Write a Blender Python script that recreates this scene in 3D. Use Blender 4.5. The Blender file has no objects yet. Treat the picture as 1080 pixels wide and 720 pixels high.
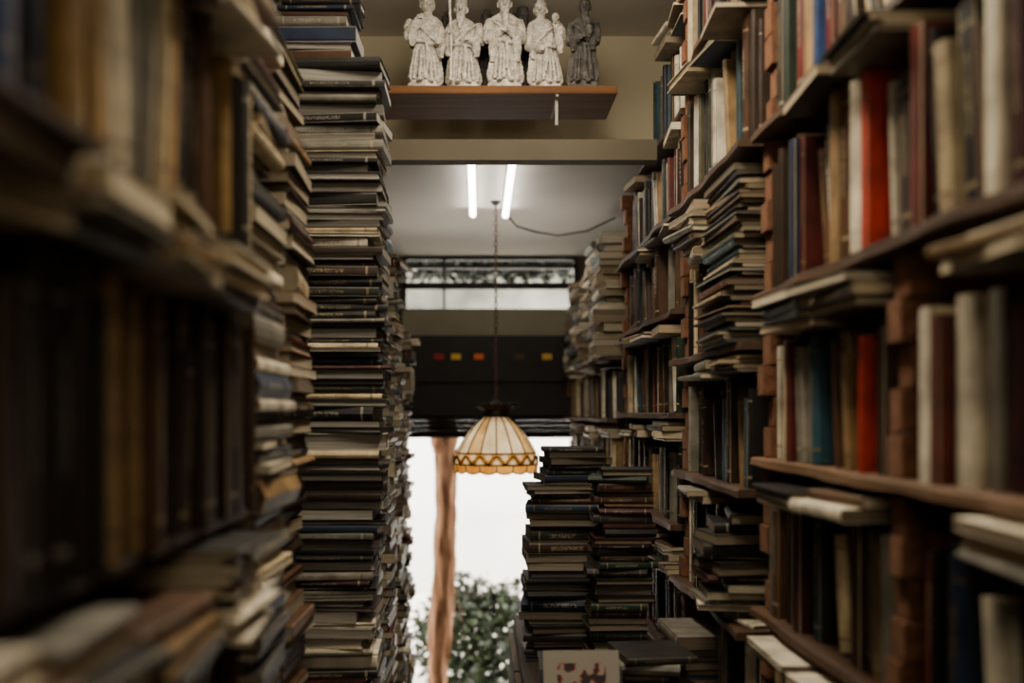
import bpy, bmesh, math, random
from mathutils import Matrix, Vector, noise
R = random.Random(31)
ZC = 1.8; F = 1100.0; VX = 505.0; VY = 435.0
CH = 1.19
S = bpy.context.scene
COL = S.collection

# ------------------------------------------------------------ helpers
def lin(h):
    h = h.lstrip('#'); o = []
    for i in (0, 2, 4):
        c = int(h[i:i+2], 16)/255
        o.append(c/12.92 if c <= .04045 else ((c+.055)/1.055)**2.4)
    return tuple(o)

def newmat(name, col=(.5,.5,.5), rough=.6, metal=0):
    m = bpy.data.materials.new(name); m.use_nodes = True
    b = m.node_tree.nodes['Principled BSDF']
    b.inputs['Base Color'].default_value = (*col, 1)
    b.inputs['Roughness'].default_value = rough
    b.inputs['Metallic'].default_value = metal
    return m

def N(m, t, **kw):
    n = m.node_tree.nodes.new(t)
    for k, v in kw.items(): setattr(n, k, v)
    return n
def L(m, a, b): m.node_tree.links.new(a, b)
def bsdf(m): return m.node_tree.nodes['Principled BSDF']

def mathn(m, op, a, b=None):
    n = N(m, 'ShaderNodeMath', operation=op)
    for i, v in enumerate((a, b)):
        if v is None: continue
        if isinstance(v, (int, float)): n.inputs[i].default_value = v
        else: L(m, v, n.inputs[i])
    return n.outputs[0]

def noisy(name, c1, c2, scale=8, stretch=(1,1,1), rough=.7, bump=.2, detail=6, metal=0, pointy=False, spec=.5):
    m = newmat(name, c1, rough, metal)
    bsdf(m).inputs['Specular IOR Level'].default_value = spec
    tc = N(m, 'ShaderNodeTexCoord'); mp = N(m, 'ShaderNodeMapping')
    mp.inputs['Scale'].default_value = stretch
    L(m, tc.outputs['Object'], mp.inputs[0])
    nz = N(m, 'ShaderNodeTexNoise'); nz.inputs['Scale'].default_value = scale
    nz.inputs['Detail'].default_value = detail
    L(m, mp.outputs[0], nz.inputs['Vector'])
    cr = N(m, 'ShaderNodeValToRGB')
    cr.color_ramp.elements[0].position = .3; cr.color_ramp.elements[1].position = .7
    cr.color_ramp.elements[0].color = (*c1, 1); cr.color_ramp.elements[1].color = (*c2, 1)
    L(m, nz.outputs[0], cr.inputs[0])
    out = cr.outputs[0]
    if pointy:   # colour darker in concave recesses, paler on raised edges
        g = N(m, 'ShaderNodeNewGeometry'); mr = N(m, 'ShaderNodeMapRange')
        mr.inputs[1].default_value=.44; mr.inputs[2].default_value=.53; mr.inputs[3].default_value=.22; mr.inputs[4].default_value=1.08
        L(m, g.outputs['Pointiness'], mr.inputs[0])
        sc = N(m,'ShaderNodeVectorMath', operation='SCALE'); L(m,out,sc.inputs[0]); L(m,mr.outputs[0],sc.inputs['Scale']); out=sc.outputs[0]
    L(m, out, bsdf(m).inputs['Base Color'])
    if bump:
        bp = N(m, 'ShaderNodeBump'); bp.inputs['Strength'].default_value = bump
        bp.inputs['Distance'].default_value = .01
        L(m, nz.outputs[0], bp.inputs['Height']); L(m, bp.outputs[0], bsdf(m).inputs['Normal'])
    return m

def emis(name, col, st):
    m = newmat(name, col)
    bsdf(m).inputs['Emission Color'].default_value = (*col, 1)
    bsdf(m).inputs['Emission Strength'].default_value = st
    return m

def mkobj(name, verts, faces, mat=None, parent=None, smooth=False, loc=None):
    me = bpy.data.meshes.new(name)
    me.from_pydata([tuple(v) for v in verts], [], faces); me.update()
    if mat: me.materials.append(mat)
    if smooth:
        for p in me.polygons: p.use_smooth = True
    o = bpy.data.objects.new(name, me); COL.objects.link(o)
    if loc is not None: o.location = loc
    if parent: o.parent = parent
    return o

def empty(name, loc=(0,0,0)):
    o = bpy.data.objects.new(name, None); o.empty_display_size = .05
    o.location = loc; COL.objects.link(o); return o

def tag(o, label, cat, group=None):
    o['label'] = label; o['category'] = cat
    if group: o['group'] = group
    return o
def struct(o): o['kind'] = 'structure'; return o

def box(name, x0, x1, y0, y1, z0, z1, mat, bev=0, parent=None, rot=None):
    c = Vector(((x0+x1)/2, (y0+y1)/2, z0))
    bm = bmesh.new(); bmesh.ops.create_cube(bm, size=1)
    for v in bm.verts:
        v.co = Vector((v.co.x*(x1-x0), v.co.y*(y1-y0), (v.co.z+.5)*(z1-z0)))
    if bev: bmesh.ops.bevel(bm, geom=bm.edges[:], offset=bev, segments=2, affect='EDGES')
    me = bpy.data.meshes.new(name); bm.to_mesh(me); bm.free(); me.materials.append(mat)
    o = bpy.data.objects.new(name, me); COL.objects.link(o)
    if parent: o.parent = parent; c = c - parent.location
    o.location = c
    if rot: o.rotation_euler = rot
    return o

def tube_geo(pts, rad, seg=8, cap=True, closed=False):
    pts = [Vector(p) for p in pts]; n = len(pts)
    if not hasattr(rad, '__len__'): rad = [rad]*n
    V, Fc = [], []
    up = Vector((0,0,1)); prev = None
    for i, p in enumerate(pts):
        if closed: t = pts[(i+1)%n]-pts[(i-1)%n]
        else: t = pts[min(i+1,n-1)]-pts[max(i-1,0)]
        t.normalize()
        if prev is None:
            a = t.cross(up)
            if a.length < .1: a = t.cross(Vector((1,0,0)))
        else: a = prev - t*prev.dot(t)
        a.normalize(); prev = a; b = t.cross(a)
        for k in range(seg):
            an = 2*math.pi*k/seg
            V.append(p + (a*math.cos(an)+b*math.sin(an))*rad[i])
    m = n if closed else n-1
    for i in range(m):
        for k in range(seg):
            j = (i+1) % n
            Fc.append((i*seg+k, i*seg+(k+1)%seg, j*seg+(k+1)%seg, j*seg+k))
    if cap and not closed:
        Fc.append(tuple(range(seg))[::-1]); Fc.append(tuple((n-1)*seg+k for k in range(seg)))
    return V, Fc

class Geo:
    def __init__(s): s.v = []; s.f = []
    def add(s, V, Fc, M=None):
        b = len(s.v)
        s.v += [tuple(M@Vector(v)) if M else tuple(v) for v in V]
        s.f += [tuple(i+b for i in f) for f in Fc]

def ring_geo(rings, seg=32):
    V, Fc = [], []
    for (z, rx, ry, cx, cy, fo, k, ph) in rings:
        for i in range(seg):
            a = 2*math.pi*i/seg
            m = 1+fo*math.sin(k*a+ph)+fo*.5*math.sin((k+3)*a+1.7*ph)
            V.append((cx+rx*m*math.cos(a), cy+ry*m*math.sin(a), z))
    for j in range(len(rings)-1):
        for i in range(seg):
            Fc.append((j*seg+i, j*seg+(i+1)%seg, (j+1)*seg+(i+1)%seg, (j+1)*seg+i))
    Fc.append(tuple(range(seg))[::-1]); Fc.append(tuple((len(rings)-1)*seg+i for i in range(seg)))
    return V, Fc

def sphere_geo(c, r, seg=14, rg=10):
    c = Vector(c)
    if not hasattr(r, '__len__'): r = (r,r,r)
    rings = []
    for j in range(rg+1):
        a = math.pi*j/rg; s = max(math.sin(a), .03)
        rings.append((c.z-r[2]*math.cos(a), r[0]*s, r[1]*s, c.x, c.y, 0, 1, 0))
    return ring_geo(rings, seg)

# ------------------------------------------------------------ materials
wood = noisy('shelf_wood', lin('#2f2116'), lin('#573d28'), 6, (6,.6,6), .65, .3)
wood_lt = noisy('worn_plank_wood', lin('#4c3724'), lin('#7c5c3e'), 6, (6,.6,6), .65, .3)
wood_red = noisy('statue_shelf_wood', lin('#54371c'), lin('#714a27'), 5, (.6,6,6), .7, .2, spec=.2)
wood_dk = noisy('dark_wood', lin('#1e1712'), lin('#33271d'), 6, (6,.6,6), .7, .3)
brickm = noisy('brick_clay', lin('#43291a'), lin('#7c5236'), 25, (1,1,1), .95, .9)
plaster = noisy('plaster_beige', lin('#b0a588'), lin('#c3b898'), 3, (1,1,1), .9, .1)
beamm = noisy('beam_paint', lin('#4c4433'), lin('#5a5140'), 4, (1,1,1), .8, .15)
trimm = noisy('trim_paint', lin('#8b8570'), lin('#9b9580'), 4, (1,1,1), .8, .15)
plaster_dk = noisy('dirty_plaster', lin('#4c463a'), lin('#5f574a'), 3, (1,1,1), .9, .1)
ceilm = noisy('ceiling_paint', lin('#a8a196'), lin('#bbb4a8'), 1.5, (1,1,1), .9, .05)
ceilw = noisy('ceiling_white', lin('#dcd6c8'), lin('#ebe5d8'), 1.5, (1,1,1), .9, .05)
floorm = noisy('floor_concrete', lin('#3a352e'), lin('#4e473d'), 5, (1,1,1), .8, .1)
metal_dk = noisy('dark_metal', lin('#14120f'), lin('#221f1b'), 10, (1,1,1), .55, .1, metal=.3)
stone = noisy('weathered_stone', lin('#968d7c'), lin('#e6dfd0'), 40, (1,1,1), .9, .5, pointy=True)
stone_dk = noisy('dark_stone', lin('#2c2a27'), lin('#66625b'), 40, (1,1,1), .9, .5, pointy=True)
bronze = noisy('crown_bronze', lin('#1c1510'), lin('#3a2b1c'), 40, (1,1,1), .5, .2, metal=.6)
rust = noisy('rusty_chain', lin('#3a281c'), lin('#664833'), 60, (1,1,1), .7, .2, metal=.2)
tubem = emis('fluorescent_glow', (1,.97,.92), 16)
ltm = emis('near_tube_glow', (1,.90,.76), 16)

def attr_mats():
    m = newmat('book_cover', rough=.55)
    bsdf(m).inputs['Specular IOR Level'].default_value = .35
    at = N(m, 'ShaderNodeAttribute', attribute_name='tint')
    ik = N(m, 'ShaderNodeAttribute', attribute_name='ink')
    uv = N(m, 'ShaderNodeUVMap'); uv.uv_map = 'UVMap'
    sp = N(m, 'ShaderNodeSeparateXYZ'); L(m, uv.outputs[0], sp.inputs[0])
    u, v = sp.outputs[0], sp.outputs[1]
    cb = N(m, 'ShaderNodeCombineXYZ')
    L(m, mathn(m,'MULTIPLY',u,5.0), cb.inputs[0]); L(m, mathn(m,'MULTIPLY',v,110.0), cb.inputs[1])
    L(m, mathn(m,'MULTIPLY',ik.outputs['Alpha'],97.0), cb.inputs[2])
    nz = N(m, 'ShaderNodeTexNoise'); nz.inputs['Scale'].default_value = 1; nz.inputs['Detail'].default_value = 1
    L(m, cb.outputs[0], nz.inputs['Vector'])
    t = mathn(m,'GREATER_THAN', nz.outputs[0], .52)
    for a in (mathn(m,'GREATER_THAN',u,.33), mathn(m,'LESS_THAN',u,.67),
              mathn(m,'GREATER_THAN',v,.35), mathn(m,'LESS_THAN',v,.74)):
        t = mathn(m,'MULTIPLY',t,a)
    b = mathn(m,'MULTIPLY', mathn(m,'GREATER_THAN',v,.10), mathn(m,'LESS_THAN',v,.125))
    b2 = mathn(m,'MULTIPLY', mathn(m,'GREATER_THAN',v,.87), mathn(m,'LESS_THAN',v,.885))
    mask = mathn(m,'MULTIPLY', mathn(m,'MAXIMUM', t, mathn(m,'MAXIMUM', b, b2)), .55)
    tc = N(m,'ShaderNodeTexCoord')
    n2 = N(m,'ShaderNodeTexNoise'); n2.inputs['Scale'].default_value = 22; n2.inputs['Detail'].default_value = 5
    L(m, tc.outputs['Object'], n2.inputs['Vector'])
    mr = N(m,'ShaderNodeMapRange'); mr.inputs[1].default_value=.3; mr.inputs[2].default_value=.7
    mr.inputs[3].default_value=.5; mr.inputs[4].default_value=1.2
    L(m, n2.outputs[0], mr.inputs[0])
    mul = N(m,'ShaderNodeVectorMath', operation='SCALE'); L(m, at.outputs['Color'], mul.inputs[0]); L(m, mr.outputs[0], mul.inputs['Scale'])
    mx = N(m,'ShaderNodeMix', data_type='RGBA'); L(m, mask, mx.inputs['Factor'])
    L(m, mul.outputs[0], mx.inputs[6]); L(m, ik.outputs['Color'], mx.inputs[7])
    L(m, mx.outputs[2], bsdf(m).inputs['Base Color'])
    p = newmat('book_pages', rough=.9)
    at = N(p,'ShaderNodeAttribute', attribute_name='tint')
    uv = N(p,'ShaderNodeUVMap'); uv.uv_map = 'UVMap'
    mp = N(p,'ShaderNodeMapping'); mp.inputs['Scale'].default_value=(8, 900, 1); L(p, uv.outputs[0], mp.inputs[0])
    nz = N(p,'ShaderNodeTexNoise'); nz.inputs['Scale'].default_value=1; nz.inputs['Detail'].default_value=3
    L(p, mp.outputs[0], nz.inputs['Vector'])
    mr = N(p,'ShaderNodeMapRange'); mr.inputs[1].default_value=.3; mr.inputs[2].default_value=.7
    mr.inputs[3].default_value=.45; mr.inputs[4].default_value=1.1
    L(p, nz.outputs[0], mr.inputs[0])
    mul = N(p,'ShaderNodeVectorMath', operation='SCALE'); L(p, at.outputs['Color'], mul.inputs[0]); L(p, mr.outputs[0], mul.inputs['Scale'])
    L(p, mul.outputs[0], bsdf(p).inputs['Base Color'])
    return m, p
COVER, PAGES = attr_mats()

# ------------------------------------------------------------ book system
PAL = {
 'black':'#151413','charcoal':'#272523','brown':'#4c3320','dark brown':'#2e1f14','tan':'#8c7048','cream':'#c0ae8a',
 'off-white':'#dcd2bb','grey':'#787469','navy blue':'#1b263b','teal':'#22404a','dark green':'#223024','olive':'#4b4733',
 'dark red':'#5c1f18','red':'#b83018','orange':'#a8562a','pale blue':'#74858f','mustard':'#8a6c3a','burgundy':'#3c1a1a','blue':'#2c4878'}
MIX_R = 'black black charcoal charcoal brown brown brown dark_brown dark_brown dark_brown tan tan cream cream off-white off-white grey grey navy_blue teal olive dark_red dark_green burgundy black dark_brown'.split()
MIX_L = 'black charcoal dark_brown dark_brown brown brown tan cream grey navy_blue teal mustard burgundy dark_red olive black'.split()
MIX_T = 'off-white off-white cream pale_blue blue navy_blue mustard mustard black charcoal dark_brown grey brown black'.split()
MIX_G = 'grey grey grey off-white charcoal charcoal charcoal black black black dark_brown burgundy navy_blue cream'.split()
MIX_D = 'black black black charcoal charcoal dark_brown burgundy dark_green navy_blue charcoal brown'.split()
PG_W = ['#a8977c','#9a8b70','#c2b496','#8a7a64','#b3a587','#736550','#cabea4']
PG_C = ['#98948a','#878278','#b8b3a6','#716c62','#a49e92','#5e594f','#918a7e']
def pick(mix):
    n = R.choice(mix).replace('_',' '); c = lin(PAL[n]); k = R.uniform(.7,1.2)
    return n, tuple(min(1,x*k) for x in c)

def cover_geo(w,h,t,hard):
    c = min(.0024 if hard else .0008, t*.2); b = t*(.12 if hard else .03); r = .004
    o = [(w,0),(r,0),(0,.2*t),(-b,.5*t),(0,.8*t),(r,t),(w,t)]
    i = [(w,c),(r,c),(c,.25*t),(c-b,.5*t),(c,.75*t),(r,t-c),(w,t-c)]
    V = []
    for y in (0,h):
        for q in (o,i):
            V += [(x,y,z) for x,z in q]
    Fc, UV = [], []
    off = lambda *n: [(-1,-1)]*4
    for k in range(6):
        a, d = k, k+1
        Fc.append((a, d, 14+d, 14+a))
        if 1 <= k <= 4:
            u0, u1 = o[a][1]/t, o[d][1]/t
            UV.append([(u0,0),(u1,0),(u1,1),(u0,1)])
        else: UV.append(off())
        Fc.append((7+d, 7+a, 21+a, 21+d)); UV.append(off())
        Fc.append((7+a, 7+d, d, a)); UV.append(off())
        Fc.append((14+a, 14+d, 21+d, 21+a)); UV.append(off())
    Fc.append((0,14,21,7)); UV.append(off()); Fc.append((13,27,20,6)); UV.append(off())
    return V, Fc, UV

def page_geo(w,h,t,hard):
    c = min(.0024 if hard else .0008, t*.2)+.0002; ov = .003 if hard else .0005
    x0, x1 = c+.001, w-ov; y0, y1 = ov, h-ov
    cc = min(.1*t,.004) if hard else .0005
    prof = [(x0,c),(x1,c),(x1-cc,t/2),(x1,t-c),(x0,t-c)]
    V = [(x,y,z) for y in (y0,y1) for x,z in prof]
    Fc, UV = [], []
    for k in range(5):
        d = (k+1)%5
        Fc.append((k,d,5+d,5+k)); UV.append([(y0,prof[k][1]),(y0,prof[d][1]),(y1,prof[d][1]),(y1,prof[k][1])])
    Fc.append((4,3,2,1,0)); UV.append([prof[k] for k in (4,3,2,1,0)])
    Fc.append((5,6,7,8,9)); UV.append([prof[k] for k in (0,1,2,3,4)])
    return V, Fc, UV

SPECS = []
def spec(w,h,t,M,mix,pose,group,where,hard=None,kind='book',pagek=1.0,pgs=None):
    if hard is None: hard = R.random() < .4
    cn, cc = pick(mix)
    lum = sum(cc)/3
    ink = R.choice([lin('#a89a74'),lin('#a09a8c'),lin('#7a683f')]) if lum < .15 else R.choice([lin('#2a2420'),lin('#5a1f1a'),lin('#23303f')])
    if R.random() < .35: ink = tuple(x*.8 for x in cc)
    pg = lin(R.choice(pgs or PG_W))
    pk = pagek*R.uniform(.6,1.15)
    s = dict(w=w,h=h,t=t,M=M,hard=hard,cn=cn,cc=cc,ink=(*ink,R.random()),pg=tuple(x*pk for x in pg),
             pose=pose,group=group,where=where,kind=kind)
    xs, ys = [], []
    for a in (0,w):
        for b in (0,h):
            for d in (0,t):
                p = M@Vector((a,b,d)); Y = max(p.y,.05)
                xs.append(min(1080,max(0,VX+F*p.x/Y))); ys.append(min(720,max(0,VY-F*(p.z-ZC)/Y)))
    s['area'] = (max(xs)-min(xs))*(max(ys)-min(ys))
    SPECS.append(s); return s

def mesh_from(name, parts):
    Vs, Fs, Uv, Ti, In, Mi = [],[],[],[],[],[]
    for V,Fc,UV,ti,ik,mi,M in parts:
        b = len(Vs)
        Vs += [tuple(M@Vector(v)) if M else v for v in V]
        Fs += [tuple(i+b for i in f) for f in Fc]
        for q in UV: Uv += q
        Ti += [(*ti,1)]*len(V); In += [ik]*len(V); Mi += [mi]*len(Fc)
    me = bpy.data.meshes.new(name); me.from_pydata(Vs,[],Fs)
    uvl = me.uv_layers.new(name='UVMap'); uvl.data.foreach_set('uv',[c for q in Uv for c in q])
    a = me.color_attributes.new('tint','FLOAT_COLOR','POINT'); a.data.foreach_set('color',[c for q in Ti for c in q])
    a = me.color_attributes.new('ink','FLOAT_COLOR','POINT'); a.data.foreach_set('color',[c for q in In for c in q])
    me.polygons.foreach_set('material_index',Mi); me.update()
    return me

def parts_of(s, M=None):
    V,Fc,UV = cover_geo(s['w'],s['h'],s['t'],s['hard']); c = (V,Fc,UV,s['cc'],s['ink'],0,M)
    V,Fc,UV = page_geo(s['w'],s['h'],s['t'],s['hard']); p = (V,Fc,UV,s['pg'],s['ink'],1,M)
    return c, p

def label_of(s):
    k = 'magazine' if s['kind']=='magazine' else ('hardcover book' if s['hard'] else 'paperback book')
    return f"{s['cn']} {k} {s['pose']} {s['where']}"

def emit_books():
    books = sorted([s for s in SPECS if s['kind']=='book' and s['area']>1], key=lambda s:-s['area'])
    mags = [s for s in SPECS if s['kind']=='magazine']
    ind = books[:300]; rest = books[300:]
    print('BOOKS', len(books), 'MAGS', len(mags))
    for i, s in enumerate(ind+mags):
        c, p = parts_of(s)
        nm = s['kind']
        if i < 220:
            e = empty(nm); e.matrix_world = s['M']
            for q, pn, mt in ((c,'cover',COVER),(p,'page_block',PAGES)):
                q = q[:5]+(0,None); me = mesh_from(pn,[q]); me.materials.append(mt)
                o = bpy.data.objects.new(pn,me); COL.objects.link(o); o.parent = e
        else:
            me = mesh_from(nm,[c,p]); me.materials.append(COVER); me.materials.append(PAGES)
            e = bpy.data.objects.new(nm,me); COL.objects.link(e); e.matrix_world = s['M']
        tag(e, label_of(s), nm, s['group'])
    P = []
    for s in rest:
        P += list(parts_of(s, s['M']))
    me = mesh_from('distant_books', P); me.materials.append(COVER); me.materials.append(PAGES)
    o = bpy.data.objects.new('distant_books', me); COL.objects.link(o)
    tag(o,'many worn books crammed on the deeper shelves and stacks','books'); o['kind']='stuff'

RX90 = Matrix.Rotation(math.pi/2,4,'X'); RZ180 = Matrix.Rotation(math.pi,4,'Z')
def row(side, xf, y0, y1, zb, zt, hr, tr, mix, group, where, skips=(), flats=.6, fl_out=.02, pk=1, lean=.15, flmix=None):
    y = y0; tops = []
    zb += .0006
    if flmix is None: flmix = mix+['cream','off-white','tan','grey']
    while y < y1-.01:
        sk = [q for q in skips if q[0]-.002 < y+.012 and y < q[1]]
        if sk: y = sk[0][1]+.002; continue
        nxt = min([q[0] for q in skips if q[0] > y]+[y1])
        n, th = (1, 0)
        if R.random() < lean and nxt-y > .25: n, th = R.randint(3,5), math.radians(R.uniform(3,11))
        hm = 0; stop = False
        for k in range(n):
            t = R.uniform(*tr); t = t if R.random()>.4 else t*.45
            h = min(R.uniform(*hr), zt-zb-.010); w = R.uniform(.12,.155)
            if th: h *= .92
            elif y+t > nxt-.001 and nxt-.002-y > .008: t = nxt-.002-y
            if y+t/math.cos(th) > nxt-.001-(h*math.sin(th) if th else 0):
                stop = True; break
            jx = R.uniform(0,.034)
            if side == 'R': B = Matrix.Translation((0,t,0))@RX90; x = xf+jx
            else: B = RZ180@RX90; x = xf-jx
            yp = y+t/math.cos(th)
            M = Matrix.Translation((x,yp,ZC+zb))@Matrix.Rotation(-th,4,'X')@Matrix.Translation((0,-t,0))@B
            spec(w,h,t,M,mix,'standing upright' if not th else 'leaning',group,where,pagek=pk)
            top = zb+h*math.cos(th)+t*math.sin(th)
            tops.append((y-.0, yp+h*math.sin(th), top)); y = yp+.0006; hm = max(hm,h)
        if th: y += hm*math.sin(th)+.001
        if stop and not th: y = max(y, nxt) if nxt < y1 else y1
    y = y0+.005
    while y < y1-.2 and flats:
        if R.random() > flats: y += .06; continue
        hh = R.uniform(.15,.215); w = R.uniform(.12,.15)
        tp = [q[2] for q in tops if q[1] > y-.014 and q[0] < y+hh+.014]
        blk = [q for q in skips if q[1] > y-.01 and q[0] < y+hh+.01]
        if not tp or blk: y += .03; continue
        z = max(tp)+.001
        thin = R.random() < .4
        while True:
            t = R.uniform(.004,.010) if thin else R.uniform(.007,.022)
            if z+t > zt-.003 or R.random()<.05: break
            a = R.gauss(0,.08); cx = (xf+w/2-fl_out+R.uniform(-.022,.014))
            rot = a+(0 if R.random()<.5 else math.pi)
            if side == 'L': cx = xf-w/2+fl_out+R.uniform(-.014,.016); rot += math.pi
            M = Matrix.Translation((cx,y+hh/2,ZC+z))@Matrix.Rotation(rot,4,'Z')@Matrix.Translation((-w/2,-hh/2,0))
            spec(w*R.uniform(.93,1),hh*R.uniform(.93,1),t,M,flmix,'lying flat',group,where,pagek=pk*1.25,hard=False if thin else None)
            z += t+.0006
        y += hh+.014

def stack(cx, cy, z0, z1, wr, hr, tr, mix, group, where, orients=(0,1,2), jit=.008, pk=1, drift=0, kind='book', hard=None, ang=.035, pgs=None):
    z = z0+.0006; dx = 0
    while z < z1:
        t = R.uniform(*tr); w = R.uniform(*wr); h = R.uniform(*hr)
        q = R.random()
        if q < .15 and kind=='book': t *= 1.6
        elif q < .25 and kind=='book': w *= .9; h *= .88
        o = R.choice(orients)
        a = {0:math.pi/2,1:-math.pi/2,2:0,3:math.pi}[o]+R.gauss(0,ang)
        dx = max(-.012,min(.012,dx+R.gauss(0,.005)))
        M = Matrix.Translation((cx+dx+drift*(z-z0)+R.uniform(-jit,jit), cy+R.uniform(-jit,jit), ZC+z))@Matrix.Rotation(a,4,'Z')@Matrix.Translation((-w/2,-h/2,0))
        spec(w,h,t,M,mix,'lying flat',group,where,kind=kind,pagek=pk,hard=hard,pgs=pgs)
        z += t+.0005
    return z

USED = set()
def recolour(y, z0, cn, tmax=.03, front=False):
    c = [s for s in SPECS if id(s) not in USED and s['pose']=='standing upright' and s['M'].translation.x>.4 and abs(s['M'].translation.z-ZC-z0)<.01 and s['t']<tmax]
    if c:
        s = min(c, key=lambda s: abs(s['M'].translation.y-s['t']/2-y)); s['cn']=cn; s['cc']=lin(PAL[cn]); s['ink']=(*[x*.7 for x in lin(PAL[cn])],.3)
        USED.add(id(s))
        if front: s['M'].translation.x = .500

# ------------------------------------------------------------ room shell
def wall(name,*a): return struct(box(name,*a))
wall('floor', -.8,.95,-1.2,5.65,-.05,0,floorm)
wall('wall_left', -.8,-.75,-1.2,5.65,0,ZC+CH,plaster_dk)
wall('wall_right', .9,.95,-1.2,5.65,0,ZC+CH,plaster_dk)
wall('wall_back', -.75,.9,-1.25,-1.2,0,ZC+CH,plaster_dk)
wall('ceiling', -.8,.95,-1.25,3.35,ZC+CH,ZC+CH+.05,ceilw)
wall('ceiling_rear', -.75,.9,3.35,5.65,ZC+.83,ZC+.88,ceilm)
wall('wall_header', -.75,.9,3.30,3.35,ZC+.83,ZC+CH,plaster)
wall('wall_front_left', -.75,-.40,5.55,5.65,0,ZC+.83,plaster_dk)
wall('wall_front_right', .52,.9,5.55,5.65,0,ZC+.83,plaster_dk)
wall('trim_1', -.40,.52,5.45,5.65,ZC+.40,ZC+.535,trimm)
wall('ceiling_beam', -.75,.49,2.87,2.93,ZC+.695,ZC+.752,beamm)

wf = struct(empty('window_1',(0.06,5.55,ZC+.535)))
frame = noisy('window_frame_paint', lin('#1c1a17'), lin('#2c2824'), 8)
for (x0,x1,z0,z1) in [(-.40,.52,.535,.55),(-.40,.52,.655,.69),(-.40,.52,.765,.785),(-.40,.52,.81,.83),
                      (-.40,-.385,.55,.815),(.505,.52,.55,.815),(-.19,-.178,.55,.815)]:
    box('window_bar',x0,x1,5.53,5.57,ZC+z0,ZC+z1,frame,parent=wf)

sh = tag(empty('rolling_shutter',(0.06,5.4,ZC-.13)),'dark metal rolling shutter housing above the bright doorway','shutter')
box('housing',-.40,.52,5.40,5.60,ZC-.02,ZC+.40,metal_dk,.004,parent=sh)
Gs = Geo()
for i in range(4):
    z = ZC-.105+i*.026
    V,Fc = tube_geo([(-.398,5.36,z),(.518,5.36,z)],.0135,10); Gs.add(V,Fc)
o = mkobj('shutter_slats',[Vector(v)-sh.location for v in Gs.v],Gs.f,metal_dk,sh,True)
box('bottom_rail',-.40,.52,5.33,5.39,ZC-.13,ZC-.117,metal_dk,.002,parent=sh)
box('lip',-.40,.52,5.37,5.40,ZC+.16,ZC+.175,metal_dk,.002,parent=sh)
for px,cn,hx in ((463,'dark red','#b02418'),(481,'yellow','#ffd040'),(505,'orange','#ff7a28'),(548,'dark brown','#5a4020'),(577,'yellow','#ffc850')):
    X = (px-VX)/F*5.39
    m = noisy('tag_'+cn.replace(' ','_'),lin(hx),tuple(c*.8 for c in lin(hx)),30,rough=.6,bump=0)
    o = box('price_tag',X-.025,X+.025,5.393,5.397,ZC+.275,ZC+.305,m)
    tag(o,f'small {cn} paper card stuck on the dark shutter housing','paper card','cards on the shutter housing')

# outside
ground = noisy('pavement',lin('#d0ccc2'),lin('#e2ded4'),3,rough=.9)
wall('ground', -15,15,5.65,40,-.05,0,ground)
tag(box('garden_wall',-6,6,10.5,10.7,0,.78,noisy('pale_render',lin('#c4c2bc'),lin('#d8d6d0'),2,rough=.9),.01),
    'low pale rendered garden wall across the street','garden wall')
bd=tag(empty('building',(0,12.5,0)),'building across the street with pale ground floor and dark-coloured upper storey','building')
box('ground_floor',-6,6,12.5,13,0,2.7,noisy('white_render',lin('#e0ded8'),lin('#ecebe6'),2,rough=.9),parent=bd)
box('upper_storey',-6,6,12.5,13,2.7,6,noisy('mottled_facade',lin('#20201a'),lin('#7c7c70'),1.3,rough=.9),parent=bd)  # dark by its colour, to dim the view through the high window
rr = random.Random(5)
pts=[];rad=[]
P0=[(470,477),(471,500),(470,540),(469,585),(467,630),(464,670),(461,720),(458,780)]
for x,y in P0:
    pts.append(((x-VX)/F*5.95, 5.95, ZC-(y-VY)/F*5.95)); rad.append(.061+rr.uniform(-.004,.004))
pts.append((pts[-1][0]-.005,5.95,.0)); rad.append(.08)
pts.insert(0,(pts[0][0]-.01,5.95,pts[0][2]+.06)); rad.insert(0,.085)
pts.insert(0,(pts[0][0]-.04,5.95,pts[0][2]+.3)); rad.insert(0,.075)
pp=[];rd=[]
for i in range(len(pts)-1):
    for k in range(8):
        f=k/8; pp.append(Vector(pts[i]).lerp(Vector(pts[i+1]),f)); rd.append((rad[i]*(1-f)+rad[i+1]*f))
V,Fc=tube_geo(pp,rd,28)
V=[Vector(v)+Vector((noise.noise(Vector((v[0]*30,v[1]*30,v[2]*7)))*.016,noise.noise(Vector((v[0]*30+5,v[1]*30,v[2]*7)))*.016,0)) for v in V]
bark=noisy('brown_bark',lin('#4e3322'),lin('#916a4e'),26,(1,1,.22),.95,1,spec=.1)
bark2=noisy('stem_bark',lin('#2a1c10'),lin('#4e3620'),18,(1,1,.25),.85,.8)
base=Vector((pts[-1][0],5.95,0))
tag(mkobj('tree_trunk',[v-base for v in V],Fc,bark,None,True,base),'slender reddish-brown tree trunk standing just outside the doorway','tree trunk')

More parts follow.
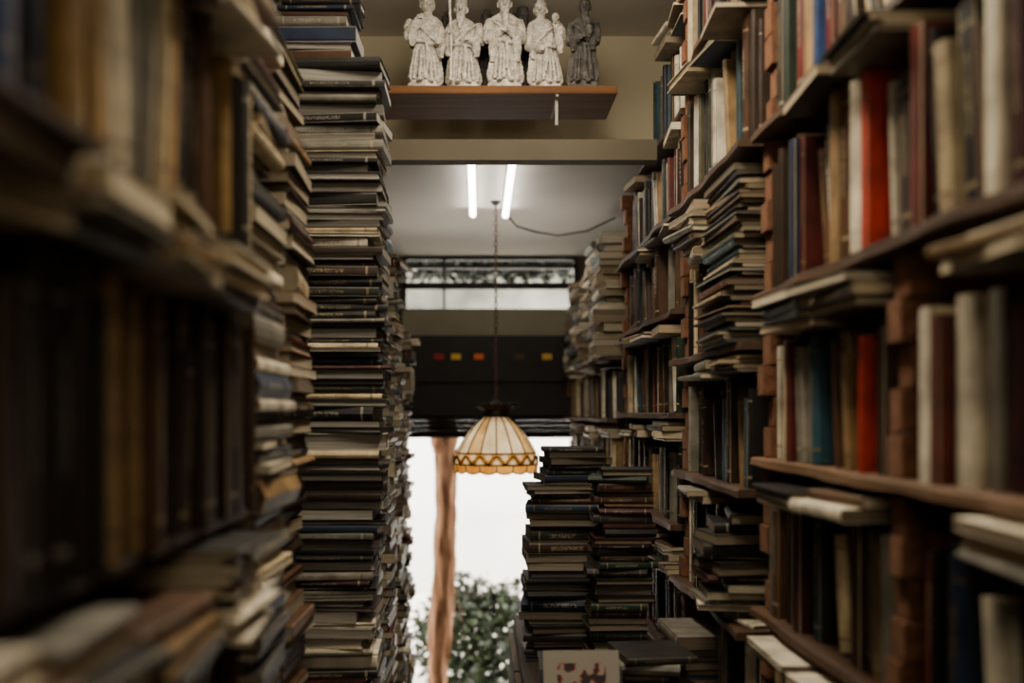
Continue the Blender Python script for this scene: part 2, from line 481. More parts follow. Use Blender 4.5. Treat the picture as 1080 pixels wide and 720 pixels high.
def leafmesh(name,c,r,n,mat,parent,size=(.05,.09),seed=1,shell=.5):
    q=random.Random(seed); G=Geo()
    for i in range(n):
        while True:
            d=Vector((q.uniform(-1,1),q.uniform(-1,1),q.uniform(-1,1)))
            if shell<d.length<1: break
        p=Vector((c[0]+d.x*r[0],c[1]+d.y*r[1],c[2]+d.z*r[2]))
        l=q.uniform(*size); w=l*.28
        M=Matrix.Translation(p)@Matrix.Rotation(q.uniform(0,6.28),4,'Z')@Matrix.Rotation(q.uniform(-.9,.9),4,'X')@Matrix.Rotation(q.uniform(-.7,.7),4,'Y')
        V=[(0,0,0),(w,l*.35,.008),(w*.7,l*.7,.004),(0,l,-.01),(-w*.7,l*.7,.004),(-w,l*.35,.008),(0,l*.5,-.004)]
        G.add(V,[(0,1,6),(1,2,6),(2,3,6),(3,4,6),(4,5,6),(5,0,6)],M)
    return mkobj(name,G.v,G.f,mat,parent)
leafm=noisy('leaf_green',lin('#0c1008'),lin('#2e3a1e'),14,rough=.42,bump=0,spec=.3)
leafd=noisy('leaf_dark',lin('#0a0c08'),lin('#181e13'),14,rough=.6,bump=0,spec=.2)
sx=(503-VX)/F*6.9
shb=tag(empty('shrub',(sx,6.9,0)),'leafy green shrub growing outside the doorway','shrub')
leafmesh('foliage',(0,0,.30),(.46,.3,.33),2100,leafm,shb,(.055,.09),3,.3)
leafmesh('top_foliage',(-.10,.0,.61),(.20,.2,.13),180,leafm,shb,(.05,.08),4,.2)
leafmesh('side_foliage',(.20,.0,.56),(.16,.2,.14),170,leafm,shb,(.05,.08),5,.2)
G=Geo()
for i in range(18):
    a=rr.uniform(0,6.28); r1=rr.uniform(.08,.36)
    G.add(*tube_geo([(0,0,0),(math.cos(a)*r1*.5,math.sin(a)*r1*.5,.3),(math.cos(a)*r1,math.sin(a)*r1,rr.uniform(.45,.74))],[.009,.006,.003],6))
mkobj('stems',G.v,G.f,bark2,shb)
hv=tag(empty('climbing_plant',(0,6.4,ZC+.85)),'dark leafy branches hanging outside the high window','climbing plant')
leafmesh('hanging_leaves',(0.06,0,.12),(1.0,.14,.17),2300,leafd,hv,(.05,.09),8,0)
V,Fc=tube_geo([(-.9,0,.14),(-.3,.02,.17),(.3,-.02,.13),(1.0,0,.17)],.012,8); mkobj('branch',V,Fc,bark2,hv)

# ------------------------------------------------------------ statue board, bracket
brd=tag(box('shelf_board',-.70,.382,2.87,3.13,ZC+.878,ZC+.90,wood_red,.002),'reddish-brown wooden display shelf holding stone figurines','shelf')
brk=tag(empty('shelf_bracket',((587-VX)/F*2.9,2.9,ZC+.878)),'small white metal bracket under the figurine shelf','bracket')
bw=noisy('bracket_paint',lin('#8f8a7e'),lin('#a8a394'),20)
X=brk.location.x
box('arm',X-.004,X+.004,2.875,3.10,ZC+.872,ZC+.878,bw,parent=brk)
box('leg',X-.004,X+.004,2.90,2.906,ZC+.80,ZC+.872,bw,parent=brk)

def figurine(px,yy,h,seed,mat,label,pose):
    q=random.Random(seed); G=Geo(); s=h/.26
    ph=q.uniform(0,6)
    lean=pose.get('lean',q.uniform(-.006,.006))
    rings=[]
    prof=[(.018,.044,.034,.12),(.03,.047,.036,.16),(.06,.043,.032,.15),(.09,.039,.029,.12),(.115,.036,.027,.07),(.13,.038,.027,.05),
          (.15,.042,.027,.05),(.168,.043,.026,.04),(.182,.040,.024,.02),(.19,.028,.02,0),(.197,.014,.014,0),(.205,.012,.012,0)]
    for z,rx,ry,fo in prof: rings.append((z,rx,ry,lean*z/.1,0,fo,7,ph))
    G.add(*ring_geo(rings,40))
    hx=lean*2
    G.add(*sphere_geo((hx,-.004,.222),(.0185,.020,.023)))
    G.add(*sphere_geo((hx,-.0255,.219),(.0035,.0055,.006),8,6))
    G.add(*sphere_geo((hx,-.0195,.2275),(.0135,.0055,.0028),10,6))
    for sg in (-1,1):
        G.add(*sphere_geo((hx+sg*.019,-.002,.219),(.003,.005,.008),8,6))
        G.add(*sphere_geo((hx+sg*.008,-.018,.214),(.005,.005,.005),8,6))
    if pose['beard']:
        G.add(*ring_geo([(.160,.003,.003,hx,-.036,0,5,0),(.18,.009,.005,hx,-.033,.1,5,0),(.197,.012,.007,hx,-.026,.1,5,0),(.21,.012,.007,hx,-.018,0,5,0)],14))
    if pose['hat']=='knot':
        G.add(*sphere_geo((hx,.002,.247),(.010,.010,.010),10,8)); G.add(*sphere_geo((hx,.002,.235),(.018,.018,.011)))
    elif pose['hat']=='crown':
        G.add(*ring_geo([(.233,.020,.020,hx,0,0,6,0),(.24,.021,.021,hx,0,.04,6,0),(.262,.017,.013,hx,0,.05,6,0)],20))
        for sg in(-1,1): G.add(*tube_geo([(hx+sg*.015,0,.245),(hx+sg*.03,.002,.25)],[.004,.003],6))
    elif pose['hat']=='hood':
        G.add(*sphere_geo((hx,.006,.226),(.023,.021,.028)))
        G.add(*sphere_geo((hx,.010,.252),(.013,.012,.010),10,8))
    elif pose['hat']=='dome':
        G.add(*sphere_geo((hx,-.001,.24),(.0175,.018,.023)))
    for sg in (-1,1):
        ps=pose['l'] if sg<0 else pose['r']
        sh_=Vector((sg*.038,0,.176)); 
        el=Vector((sg*ps[0],-.012,ps[1])); ha=Vector((sg*ps[2],-.042,ps[3]))
        G.add(*tube_geo([sh_,sh_.lerp(el,.5)+Vector((sg*.002,0,0)),el,el.lerp(ha,.6),ha],[.014,.015,.015,.014,.010],12))
        G.add(*sphere_geo(ha+Vector((0,-.006,0)),(.0075,.008,.007),8,6))
        for k in range(4):
            f=ha+Vector((sg*(-.004+k*.003)-.001,-.012,-.001)); G.add(*tube_geo([f,f+Vector((0,-.003,-.007))],.0018,5))
        d=ps[4]
        a=el.lerp(ha,.4)
        G.add(*tube_geo([a,a+Vector((sg*.002,.002,-d*.5)),a+Vector((sg*.004,.002,-d))],[.014,.013,.007],10))
    it=pose.get('item')
    if it=='staff':
        x=-(pose['l'][2]); G.add(*tube_geo([(x,-.05,.02),(x+.002,-.05,.12),(x-.003,-.05,.24)],.0036,7)); G.add(*sphere_geo((x-.003,-.05,.243),.008,8,6))
    elif it=='peach':
        G.add(*sphere_geo((pose['r'][2],-.054,pose['r'][3]+.008),.0115,10,8))
    elif it=='tablet':
        G.add(*tube_geo([(0,-.052,.135),(0,-.046,.195)],[.008,.006],6))
    elif it=='child':
        G.add(*sphere_geo((.018,-.05,.145),(.012,.012,.018))); G.add(*sphere_geo((.018,-.054,.17),.009))
    G.add(*tube_geo([(.038*math.cos(a),.030*math.sin(a)-.001,.118+.004*math.sin(2*a)) for a in [i*math.pi/10 for i in range(20)]],.0045,6,closed=True))
    G.add(*tube_geo([(.004,-.03,.116),(.008,-.038,.08),(.004,-.041,.045)],[.005,.007,.004],6))
    for i in range(7):
        a=-math.pi/2+(-1.05+i*.35)+q.uniform(-.1,.1); G.add(*tube_geo([(.032*math.cos(a),.029*math.sin(a),.10),(.041*math.cos(a),.037*math.sin(a),.06),(.046*math.cos(a),.041*math.sin(a),.022)],[.002,.0042,.005],6))
    fs=pose.get('fold',1)
    for i in range(3):
        G.add(*tube_geo([(fs*(-.032+i*.006),-.018,.172-i*.004),(fs*(-.006+i*.004),-.031,.155-i*.006),(fs*(.02+i*.003),-.027,.132-i*.003)],.0032,6))
    for sg in(-1,1): G.add(*sphere_geo((sg*.016,-.038,.018),(.01,.014,.007),10,6))
    loc=Vector(((px-VX)/F*yy,yy,ZC+.9006))
    e=empty('stone_figurine',loc); e.rotation_euler=(0,0,pose.get('turn',0)); 
    M=Matrix.Scale(s,4)@Matrix.Diagonal((pose.get('wd',.92),.85,1,1))
    o=mkobj('body',[M@Vector(v) for v in G.v],G.f,mat,e,True)
    rm=o.modifiers.new('fuse','REMESH'); rm.mode='VOXEL'; rm.voxel_size=.0016; rm.use_smooth_shade=True
    tx=bpy.data.textures.new('chips','CLOUDS'); tx.noise_scale=.010
    dm=o.modifiers.new('weather','DISPLACE'); dm.texture=tx; dm.strength=.0045; dm.mid_level=.5
    k=s*.9
    V,Fc=ring_geo([(0,.048*k,.036*k,0,0,.03,4,ph),(.012*s,.048*k,.036*k,0,0,.04,4,ph),(.019*s,.044*k,.034*k,0,0,.05,5,ph)],24)
    mkobj('plinth',V,Fc,mat,e,False)
    tag(e,label,'figurine','stone figurines on the high shelf')
A=dict
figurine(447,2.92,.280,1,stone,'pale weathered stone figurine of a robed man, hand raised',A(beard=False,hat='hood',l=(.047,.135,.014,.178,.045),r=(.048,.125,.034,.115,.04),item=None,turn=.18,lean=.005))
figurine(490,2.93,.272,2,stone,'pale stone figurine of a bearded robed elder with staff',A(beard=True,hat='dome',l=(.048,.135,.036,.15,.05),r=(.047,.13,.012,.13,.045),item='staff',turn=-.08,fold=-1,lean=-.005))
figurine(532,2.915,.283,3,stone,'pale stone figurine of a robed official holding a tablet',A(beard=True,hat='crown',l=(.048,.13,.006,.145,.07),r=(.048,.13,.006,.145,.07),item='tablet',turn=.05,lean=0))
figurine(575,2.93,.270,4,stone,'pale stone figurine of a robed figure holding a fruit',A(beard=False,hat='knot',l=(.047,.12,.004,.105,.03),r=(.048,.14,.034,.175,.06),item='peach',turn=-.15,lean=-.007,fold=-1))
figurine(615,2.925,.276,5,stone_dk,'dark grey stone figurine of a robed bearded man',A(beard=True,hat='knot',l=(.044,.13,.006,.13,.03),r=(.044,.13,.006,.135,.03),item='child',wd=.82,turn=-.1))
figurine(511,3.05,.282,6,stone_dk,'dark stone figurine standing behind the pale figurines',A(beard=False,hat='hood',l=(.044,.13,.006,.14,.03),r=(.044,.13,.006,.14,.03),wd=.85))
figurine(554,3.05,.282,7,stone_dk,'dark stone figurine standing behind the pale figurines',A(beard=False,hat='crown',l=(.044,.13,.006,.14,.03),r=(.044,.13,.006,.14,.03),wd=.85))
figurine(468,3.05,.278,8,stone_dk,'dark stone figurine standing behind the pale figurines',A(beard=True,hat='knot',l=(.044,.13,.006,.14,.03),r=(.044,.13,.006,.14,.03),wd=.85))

# ------------------------------------------------------------ tubes
def tube_lamp(X,y0,y1):
    e=tag(empty('fluorescent_lamp',(X,(y0+y1)/2,ZC+.83)),'bare glowing fluorescent tube fixed to the ceiling','ceiling lamp','fluorescent tubes on the ceiling')
    box('batten',X-.012,X+.012,y0,y1,ZC+.818,ZC+.83,bw,.002,parent=e)
    V,Fc=tube_geo([(0,y0-e.location.y+.01,-.028),(0,y1-e.location.y-.03,-.028)],.0125,14); mkobj('glass_tube',V,Fc,tubem,e,True)
    box('end_cap',X-.012,X+.012,y1-.032,y1-.01,ZC+.788,ZC+.819,bw,.003,parent=e)
tube_lamp(-.024,3.36,4.25)
tube_lamp(.108,3.36,4.27)

# pendant lamp
LX,LY=(523-VX)/F*4.1,4.1
pl=tag(empty('pendant_lamp',(LX,LY,ZC-.24)),'stained-glass pendant lamp with cream panels hanging on a chain','pendant lamp')
def glassmat(name,c1,c2):
    m=noisy(name,c1,c2,18,rough=.25,bump=.1)
    out=[n for n in m.node_tree.nodes if n.type=='OUTPUT_MATERIAL'][0]
    cr=[n for n in m.node_tree.nodes if n.type=='VALTORGB'][0]
    tr=N(m,'ShaderNodeBsdfTranslucent'); mx=N(m,'ShaderNodeMixShader'); mx.inputs[0].default_value=.5
    L(m,cr.outputs[0],tr.inputs[0]); L(m,bsdf(m).outputs[0],mx.inputs[1]); L(m,tr.outputs[0],mx.inputs[2]); L(m,mx.outputs[0],out.inputs[0])
    return m
gl_c=glassmat('cream_glass',lin('#c8b894'),lin('#f3e8d0'))
gl_b=glassmat('honey_glass',lin('#b08a50'),lin('#e0c290'))
gl_a=glassmat('amber_glass',lin('#b8741e'),lin('#f0b860'))
K=1.03; dz=.24
def rp(a,r,z): return (r*K*math.cos(a),r*K*math.sin(a),z+dz)
NP=16
prof=[(.044,-.014),(.074,-.040),(.103,-.076),(.130,-.116),(.152,-.157)]
V=[];Fc=[];mi=[]
for r,z in prof:
    for k in range(NP): V.append(rp(2*math.pi*k/NP,r,z))
for j in range(len(prof)-1):
    for k in range(NP): Fc.append((j*NP+k,j*NP+(k+1)%NP,(j+1)*NP+(k+1)%NP,(j+1)*NP+k)); mi.append(1 if k%2==0 and (k//2)%2==1 else 0)
o=mkobj('glass_shade',V,Fc,gl_c,pl); o.data.materials.append(gl_b); o.data.polygons.foreach_set('material_index',mi)
V=[];Fc=[];mi=[];n2=NP*6
for j,(r,z) in enumerate([(.1525,-.157),(.159,-.180),(.160,-.205),(.156,-.226)]):
    for k in range(n2):
        a=2*math.pi*k/n2; zz=z-(.008*abs(math.sin(a*NP/2)) if j==3 else 0)
        V.append(rp(a,r,zz))
for j in range(3):
    for k in range(n2): Fc.append((j*n2+k,j*n2+(k+1)%n2,(j+1)*n2+(k+1)%n2,(j+1)*n2+k)); mi.append(1 if (j==1 and k%6 in(0,5)) or (j==0 and k%6 in (2,3)) else 0)
o=mkobj('amber_band',V,Fc,gl_a,pl,True); o.data.materials.append(gl_c); o.data.polygons.foreach_set('material_index',mi)
G=Geo()
for k in range(NP):
    a=2*math.pi*k/NP
    G.add(*tube_geo([rp(a,r+.0012,z) for r,z in prof],.0030,5))
    G.add(*tube_geo([rp(a+2*math.pi/NP*t/8,.158+.003,-.165-.032*abs(math.sin(math.pi*t/8))) for t in range(9)],.0026,5))
    G.add(*tube_geo([rp(a+math.pi/NP+2*math.pi/NP*t/8,.158+.003,-.197+.032*abs(math.sin(math.pi*t/8))) for t in range(9)],.0026,5))
    G.add(*tube_geo([rp(a,.1615,-.200),rp(a,.158,-.226)],.0024,5))
for r,z in ((.154,-.157),(.162,-.200),(.043,-.012)):
    G.add(*tube_geo([rp(2*math.pi*k/60,r,z) for k in range(60)],.0038,5,closed=True))
G.add(*tube_geo([rp(2*math.pi*k/192,.157,-.227-.008*abs(math.sin(math.pi*k/192*NP))) for k in range(192)],.003,5,closed=True))
lead=noisy('lead_came',lin('#0d0b09'),lin('#171410'),30,metal=.2,rough=.7)
mkobj('lead_came',G.v,G.f,lead,pl,True)
V=[];Fc=[]
cp=[(.046,-.020),(.054,-.004),(.046,.006),(.06,.018),(.076,.03),(.07,.038),(.045,.03),(.02,.034),(.014,.047),(.004,.052)]
for r,z in cp:
    for k in range(48):
        a=2*math.pi*k/48; m=1+(.1*math.cos(10*a) if r>.055 else 0); V.append(rp(a,r*m,z))
for j in range(len(cp)-1):
    for k in range(48): Fc.append((j*48+k,j*48+(k+1)%48,(j+1)*48+(k+1)%48,(j+1)*48+k))
mkobj('crown_cap',V,Fc,bronze,pl,True)
V,Fc=sphere_geo((0,0,dz-.11),(.028,.028,.036)); mkobj('bulb',V,Fc,emis('bulb_glow',(1,.75,.45),3),pl,True)
V,Fc=tube_geo([(0,0,dz-.07),(0,0,dz+.0)],.014,10); mkobj('socket',V,Fc,bronze,pl,True)
G=Geo(); z=dz+.055; i=0
while z<dz+.82:
    lk=[(.0062*math.cos(a),0,.0125*math.sin(a)+.0085) for a in [2*math.pi*k/10 for k in range(10)]]
    V,Fc=tube_geo(lk,.0022,5,closed=True)
    G.add(V,Fc,Matrix.Translation((0,0,z))@Matrix.Rotation((i%2)*math.pi/2+.3,4,'Z')); z+=.02; i+=1
mkobj('chain',G.v,G.f,rust,pl,True)
V,Fc=ring_geo([(dz+.815,.012,.012,0,0,0,1,0),(dz+.83,.022,.022,0,0,0,1,0)],16); mkobj('ceiling_rose',V,Fc,lead,pl,True)
ld=bpy.data.lights.new('lamp_bulb_light','POINT'); ld.energy=1.9; ld.color=(1,.80,.54); ld.shadow_soft_size=.03
lo=bpy.data.objects.new('bulb_light',ld); COL.objects.link(lo); lo.location=(0,0,dz-.165); lo.parent=pl
V,Fc=tube_geo([(.13,4.42,ZC+.826),(.16,4.42,ZC+.79),(.24,4.42,ZC+.765),(.34,4.42,ZC+.75),(.46,4.42,ZC+.77),(.58,4.42,ZC+.826)],.004,6)
tag(mkobj('electric_cable',V,Fc,lead,None,True),'thin dark electric cable sagging below the ceiling','cable')

# ------------------------------------------------------------ low cabinets carrying stacks
def cabinet(x0,x1,y0,y1,zt,label):
    e=tag(empty('low_cabinet',((x0+x1)/2,(y0+y1)/2,0)),label,'cabinet')
    box('body',x0,x1,y0,y1,0,ZC+zt,wood_dk,.003,parent=e)
    xf=x1 if x1<0.1 else x0; sg=1 if x1<0.1 else -1
    n=max(1,round((y1-y0)/.5)); w=(y1-y0)/n
    for i in range(n):
        a,b=sorted((xf,xf+sg*.015))
        d=box('door',a,b,y0+i*w+.01,y0+(i+1)*w-.01,.05,ZC+zt-.05,wood,.002,parent=e)
        k=mkobj('knob',*sphere_geo((0,0,0),.012,8,6),bronze,d,True); k.location=(sg*.017,w*.35,.4)
cabinet(-.70,-.24,1.33,2.55,-.62,'dark wooden cabinet under tall book stacks')
cabinet(-.70,-.28,2.60,4.50,-1.2,'long low wooden cabinet under receding book stacks')
cabinet(.11,.40,1.75,3.3,-.64,'low dark wooden cabinet under the central book stacks')
cabinet(.445,.85,.75,5.3,-.66,'long low dark wooden cabinet under the brick-and-plank shelves')

# ------------------------------------------------------------ right brick & plank shelves
def plank(x0,x1,y0,y1,z,mat,label='worn wooden shelf plank resting on brick piers',t=.015):
    n=max(8,int((y1-y0)/.05)); V=[];Fc=[]; sd=R.uniform(0,99)
    cx,cy=(x0+x1)/2,(y0+y1)/2
    for i in range(n+1):
        y=y0+(y1-y0)*i/n
        xx=x0+noise.noise(Vector((sd,y*6,0)))*.016; zz=noise.noise(Vector((sd,y*9,4)))*.004; z2=min(0,noise.noise(Vector((sd,y*4,8)))*.005)
        V+=[(xx-cx,y-cy,-t+zz),(xx-cx+.001,y-cy,-.002+z2),(xx-cx+.006,y-cy,0),(x1-cx,y-cy,0),(x1-cx,y-cy,-t)]
    for i in range(n):
        for k in range(5):
            d=(k+1)%5; Fc.append((i*5+k,(i+1)*5+k,(i+1)*5+d,i*5+d))
    Fc.append((0,1,2,3,4)); Fc.append(tuple(n*5+k for k in (4,3,2,1,0)))
    o=mkobj('shelf_plank',V,Fc,mat,loc=(cx,cy,ZC+z))
    tag(o,label,'shelf','planks of the brick-supported shelves'); return o
def bricks(xf,yc,z0,z1,dy=.044):
    n=max(1,round((z1-z0)/.052)); hh=(z1-z0)/n
    for i in range(n):
        j=R.uniform(-.002,.022); jy=R.uniform(-.004,.004); dj=R.uniform(-.004,.004)
        o=box('brick',xf+j,xf+.2+j,yc-dy/2+jy-dj,yc+dy/2+jy+dj,ZC+z0+i*hh+.0006,ZC+z0+(i+1)*hh-.0006,brickm,.0014)
        tag(o,'worn reddish-brown brick stacked as a shelf support','brick','brick piers between the planks')
NB=[-.62,-.35,-.08,.212,.50,.80]
W1='on the brick-and-plank shelf'
for i,z in enumerate(NB):
    plank(.490,.80,.82,1.885,z,wood_lt if z in(-.08,) else wood)
    if i<5:
        zt=NB[i+1]-.019
        sk=[]
        for yc in (1.264,1.855):
            if i==3 and yc<1.5: continue
            bricks(.503,yc,z,zt); sk.append((yc-.031,yc+.031))
        ys=.84 if i>0 else 1.32
        row('R',.503,ys,1.822,z,zt,{3:(.20,.25),4:(.20,.25)}.get(i,(.175,.215)),(.016,.042),MIX_R,'books on the plank shelves by the aisle',W1,sk,flats=1,fl_out=.038,pk=1.1)
for y,zl,cn,tm,fr in ((1.37,-.08,'red',.035,True),(1.57,-.08,'dark red',.03,True),(1.13,-.08,'dark red',.035,True),(1.17,-.08,'off-white',.06,True),(1.06,-.08,'cream',.06,False),(1.64,-.08,'cream',.05,True),(1.70,-.08,'brown',.05,False),
    (1.25,.212,'red',.03,True),(1.2,.212,'dark red',.035,True),(1.33,.212,'off-white',.06,True),(1.11,.212,'off-white',.06,False),(1.06,.212,'dark red',.06,False),(1.47,.212,'tan',.05,True),(1.66,.212,'navy blue',.06,True),(1.72,.212,'tan',.06,False),
    (1.55,.50,'blue',.05,True),(1.7,.50,'dark green',.05,True)):
    recolour(y,zl,cn,tm,fr)
MB=[-.62,-.40,-.14,.13,.50,.80]
for i,z in enumerate(MB):
    plank(.475,.80,1.90,2.585,z,wood)
    zt=(MB[i+1]-.019) if i<5 else 1.06
    bricks(.488,2.55,z,zt)
    sk=[(2.518,2.59)]
    y0=2.235 if i==3 else 1.91
    if i==1: y0=2.18
    row('R',.495,y0,2.19 if i==0 else 2.516,z,zt,(.165,.215) if i<4 else (.2,.25),(.014,.034),MIX_R,'books on the middle plank shelves','on the middle plank shelf',sk,flats=1,fl_out=.035,pk=1.1)
recolour(2.3,.80,'dark red',.04); recolour(2.1,.5,'teal',.04)
stack(.575,2.07,.13,.455,(.20,.215),(.265,.285),(.005,.012),['black','charcoal','brown','tan','teal','grey','olive','cream','dark_red','mustard'],
      'stacked magazines on the plank shelf','in a leaning pile on the shelf',(2,2,2,3),.010,.75,kind='magazine',hard=False)
stack(.555,2.04,-.40,-.19,(.14,.16),(.2,.23),(.008,.022),MIX_G,'loose pile on the lower plank','in a loose pile on the plank',(2,0,1),.018,.8,ang=.15)
stack(.505,2.31,-.62,-.475,(.14,.16),(.19,.21),(.010,.022),MIX_R,'loose pile beside the low shelf','in a loose pile by the shelf',(2,3),.008,.8)
FB=[-.62,-.28,0.0,.26,.50,.76]
for i,z in enumerate(FB):
    y9=3.62 if i<5 else 3.27
    plank(.475 if i<5 else .50,.80,2.60,y9,z,wood)
    zt=(FB[i+1]-.019) if i<5 else 1.05
    yb=y9-.05
    if i<5: bricks(.488,yb,z,zt)
    row('R',.497 if i<5 else .52,2.61,y9-.10,z,zt,(.17,.215) if i!=5 else (.2,.24),(.014,.034),MIX_R,'books on the deeper plank shelves','on the deeper plank shelf',[(yb-.04,yb+.04)],flats=1,fl_out=.035 if i<4 else .01,pk=1.1)
plank(.475,.80,1.90,2.585,1.08,wood)
GB=[-.62,-.28,-.02,.2]
for i,z in enumerate(GB):
    plank(.44,.80,3.64,5.35,z,wood)
    zt=(GB[i+1]-.019) if i<3 else .78
    if i<3:
        bricks(.45,5.3,z,zt)
        row('R',.46,3.66,5.2,z,zt,(.165,.19),(.02,.045),MIX_R+['cream','tan'],'books on the deeper plank shelves','on the deeper plank shelf',[(5.255,5.345)],flats=.8)
for k,y in enumerate((3.78,4.04,4.30,4.56,4.82,5.08)):
    stack(.50+R.uniform(0,.03)-(.02 if k>2 else 0),y,.2,R.uniform(.55,.74),(.14,.16),(.2,.23),(.012,.032),MIX_R+['cream','off-white','tan'],'flat stacks high on the deeper shelf','stacked high on the deeper shelf',(2,2,3),.016)

# ------------------------------------------------------------ central stacks
gA='in the dark stack in the aisle'; gB='dark stack in the middle of the aisle'
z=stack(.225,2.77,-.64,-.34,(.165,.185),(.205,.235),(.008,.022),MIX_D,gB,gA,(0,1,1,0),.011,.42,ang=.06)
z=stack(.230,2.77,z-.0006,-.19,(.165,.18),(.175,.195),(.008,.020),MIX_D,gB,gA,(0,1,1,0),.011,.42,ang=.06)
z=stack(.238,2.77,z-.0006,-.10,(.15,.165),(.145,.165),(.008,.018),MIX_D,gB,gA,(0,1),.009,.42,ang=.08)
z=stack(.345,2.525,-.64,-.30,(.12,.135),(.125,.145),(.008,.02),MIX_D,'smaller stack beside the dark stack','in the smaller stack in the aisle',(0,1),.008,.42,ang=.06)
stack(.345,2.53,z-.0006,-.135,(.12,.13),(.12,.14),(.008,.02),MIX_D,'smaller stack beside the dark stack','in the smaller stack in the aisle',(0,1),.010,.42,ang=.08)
stack(.195,2.04,-.64,-.52,(.15,.17),(.14,.16),(.012,.03),MIX_G,'low pile on the low cabinet','in the low pile on the cabinet',(0,1),.008,.7)
stack(.345,2.17,-.64,-.50,(.15,.17),(.13,.15),(.010,.024),['brown','dark_brown','black','tan','grey','charcoal'],'low pile on the low cabinet','in the low pile on the cabinet',(0,1),.010,.5,ang=.16)
cm=newmat('illustrated_cover',lin('#b9b2a2'),.6)
tc=N(cm,'ShaderNodeTexCoord'); v=N(cm,'ShaderNodeTexNoise'); v.inputs['Scale'].default_value=48; v.inputs['Detail'].default_value=2
L(cm,tc.outputs['Object'],v.inputs['Vector']); sp=N(cm,'ShaderNodeSeparateXYZ'); L(cm,tc.outputs['Object'],sp.inputs[0])
g=mathn(cm,'MULTIPLY',mathn(cm,'GREATER_THAN',sp.outputs[2],.135),mathn(cm,'LESS_THAN',sp.outputs[2],.182))
g=mathn(cm,'MULTIPLY',g,mathn(cm,'LESS_THAN',mathn(cm,'ABSOLUTE',sp.outputs[0]),.045))
inv=mathn(cm,'ADD',v.outputs[0],mathn(cm,'SUBTRACT',1,g))
cr=N(cm,'ShaderNodeValToRGB'); cr.color_ramp.interpolation='CONSTANT'
e=cr.color_ramp.elements; e[0].position=0; e[0].color=(*lin('#2a2625'),1); e[1].position=.44; e[1].color=(*lin('#8a3028'),1)
n_=e.new(.49); n_.color=(*lin('#958f82'),1)
L(cm,inv,cr.inputs[0]); L(cm,cr.outputs[0],bsdf(cm).inputs['Base Color'])
o=box('picture_magazine',-.0,.140,0,.004,0,.205,cm,.0005); o.location=(.19,1.885,ZC-.6395); o.rotation_euler=(-.22,0,.03)
tag(o,'white illustrated magazine leaning against the low book pile','magazine')

# ------------------------------------------------------------ left: tall sharp stack & others
z=stack(-.330,2.285,-.62,.73,(.15,.17),(.195,.228),(.008,.024),MIX_G,'tall stack beside the aisle','in the tall stack by the aisle',(0,1,1,0),.013,1.0,drift=.016,pgs=PG_C,ang=.05)
stack(-.345,2.285,z-.0006,1.10,(.13,.15),(.15,.18),(.010,.024),MIX_D+['grey'],'tall stack beside the aisle','atop the tall stack by the aisle',(0,1),.008,.8,pgs=PG_C)
stack(-.375,1.465,-.62,.72,(.15,.165),(.21,.23),(.010,.026),MIX_G+['cream','tan','off-white'],'stack beside the near bookcase','in the stack beside the bookcase',(2,3,3),.012,1.1)
stack(-.39,1.79,-.62,.60,(.14,.155),(.2,.22),(.012,.03),MIX_L,'stack beside the near bookcase','in the stack behind the bookcase',(2,3),.008,.8)
for y,zt,mx in ((2.78,.72,MIX_G),(3.12,.64,MIX_R),(3.5,.52,MIX_R),(3.88,.12,MIX_G),(4.25,.30,MIX_R)):
    stack(-.345 if y<3.3 else -.358,y,-1.2,zt,(.15,.165),(.21,.23) if y<3.4 else (.17,.19),(.012,.03),mx,'receding stacks along the aisle','in the receding stacks',(2,3,3,0) if y>3.3 else (2,3),.009,.8)

# near left bookcase
bc=tag(empty('bookcase',(-.42,.9,0)),'dark wooden bookcase crammed with old books','bookcase')
LB=[-.42,-.12,.20,.50]
for z in LB: box('shelf_board',-.60,-.290,.45,1.31,ZC+z-.011,ZC+z,wood_dk,.002,parent=bc)
box('side_panel',-.60,-.46,1.31,1.322,0,ZC+.82,wood,.002,parent=bc)
box('side_panel',-.60,-.285,.43,.45,0,ZC+.82,wood,.002,parent=bc)
box('back_panel',-.61,-.60,.43,1.318,0,ZC+.82,wood_dk,parent=bc)
for i,z in enumerate(LB):
    zt=(LB[i+1]-.013) if i<3 else .8
    row('L',-.278,.47,1.305,z,zt,(.165,.195) if i==0 else (.195,.235) if i==1 else (.19,.22),(.012,.032),
        ['black','black','dark_brown','dark_brown','charcoal','dark_brown','brown','brown','tan'] if i==1 else MIX_T if i>=2 else MIX_L+['black','dark_brown'],'books in the near bookcase','in the dark bookcase',
        flats=1,fl_out=.030,pk=1.15,lean=.12,flmix=['cream','off-white','tan','grey','brown','cream','charcoal','off-white'])
emit_books()

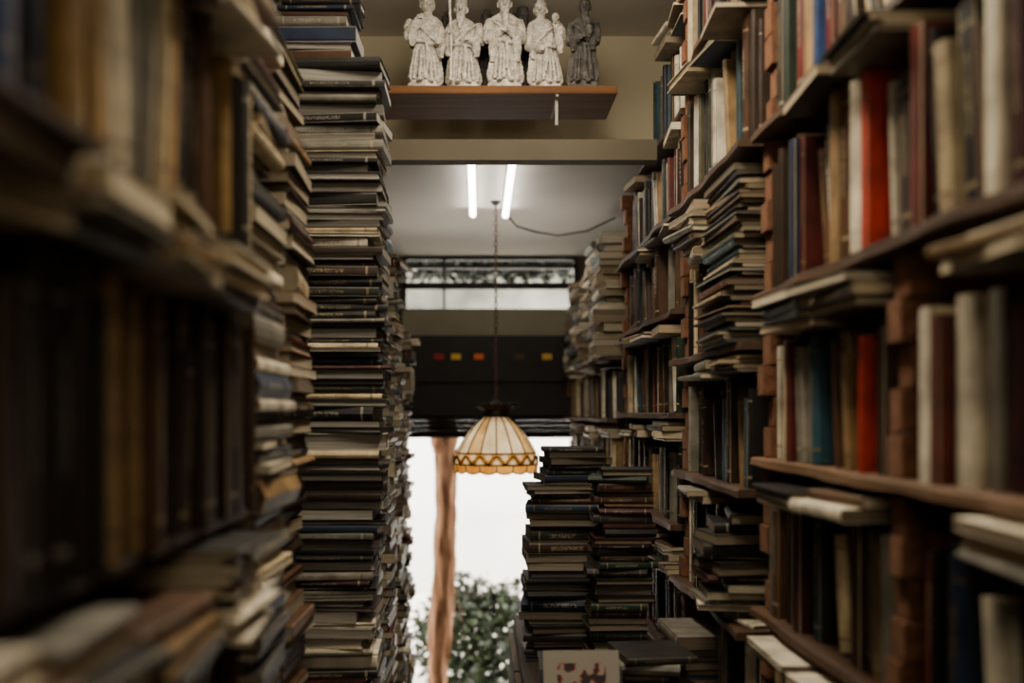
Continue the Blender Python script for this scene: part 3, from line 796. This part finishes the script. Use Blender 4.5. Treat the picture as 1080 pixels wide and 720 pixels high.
# ------------------------------------------------------------ out-of-view ceiling fixtures above the aisle, added fill lights
def fixture(x,y0,y1):
    ym=(y0+y1)/2
    fx=tag(empty('unseen_ceiling_fixture',(x,ym,ZC+CH)),'unseen twin-tube fluorescent fixture on the ceiling above the aisle','ceiling lamp','ceiling fixtures above the aisle')
    box('housing',x-.05,x+.05,y0,y1,ZC+CH-.03,ZC+CH,bw,.003,parent=fx)
    for dx in(-.05,.05):
        V,Fc=tube_geo([(dx,y0-ym+.04,-.06),(dx,y1-ym-.04,-.06)],.013,12); mkobj('glass_tube',V,Fc,ltm,fx,True)
fixture(.1,.9,1.9); fixture(.1,2.05,2.6)  # both out of view; the second is added to light the figurines
def area(name,loc,sx,sy,en,col,rot=(0,0,0)):
    ld=bpy.data.lights.new(name,'AREA'); ld.shape='RECTANGLE'; ld.size=sx; ld.size_y=sy; ld.energy=en; ld.color=col
    o=bpy.data.objects.new(name,ld); COL.objects.link(o); o.location=loc; o.rotation_euler=rot; return o
area('aisle_light',(.1,1.5,ZC+CH-.09),.2,.9,19,(1,.85,.64))
area('figurine_fill',(.08,2.35,ZC+CH-.09),.5,.3,6,(1,.88,.72),(math.radians(40),0,0))  # added light aimed at the figurines from below the second fixture
area('camera_side_fill',(.1,-.9,ZC+.8),1.0,.8,9,(1,.85,.64),(math.radians(72),0,0))  # added fill from behind the camera; no entrance is there
area('rear_ceiling_fill',(.04,4.5,ZC+.3),.5,.5,3,(1,.93,.84),(math.pi,0,0))  # added upward fill that brightens the rear ceiling

w=bpy.data.worlds.new('sky'); S.world=w; w.use_nodes=True
bg=w.node_tree.nodes['Background']; bg.inputs[0].default_value=(1,.96,.90,1); bg.inputs[1].default_value=12

cd=bpy.data.cameras.new('cam'); cam=bpy.data.objects.new('camera',cd); COL.objects.link(cam)
cd.sensor_width=36; cd.lens=36*F/1080; cam.location=(0,0,ZC); cam.rotation_euler=(math.pi/2,0,0)
cd.shift_x=(540-VX)/1080; cd.shift_y=(VY-360)/1080
cd.clip_start=.02; cd.clip_end=100
cd.dof.use_dof=True; cd.dof.focus_distance=2.6; cd.dof.aperture_fstop=1.9
S.camera=cam
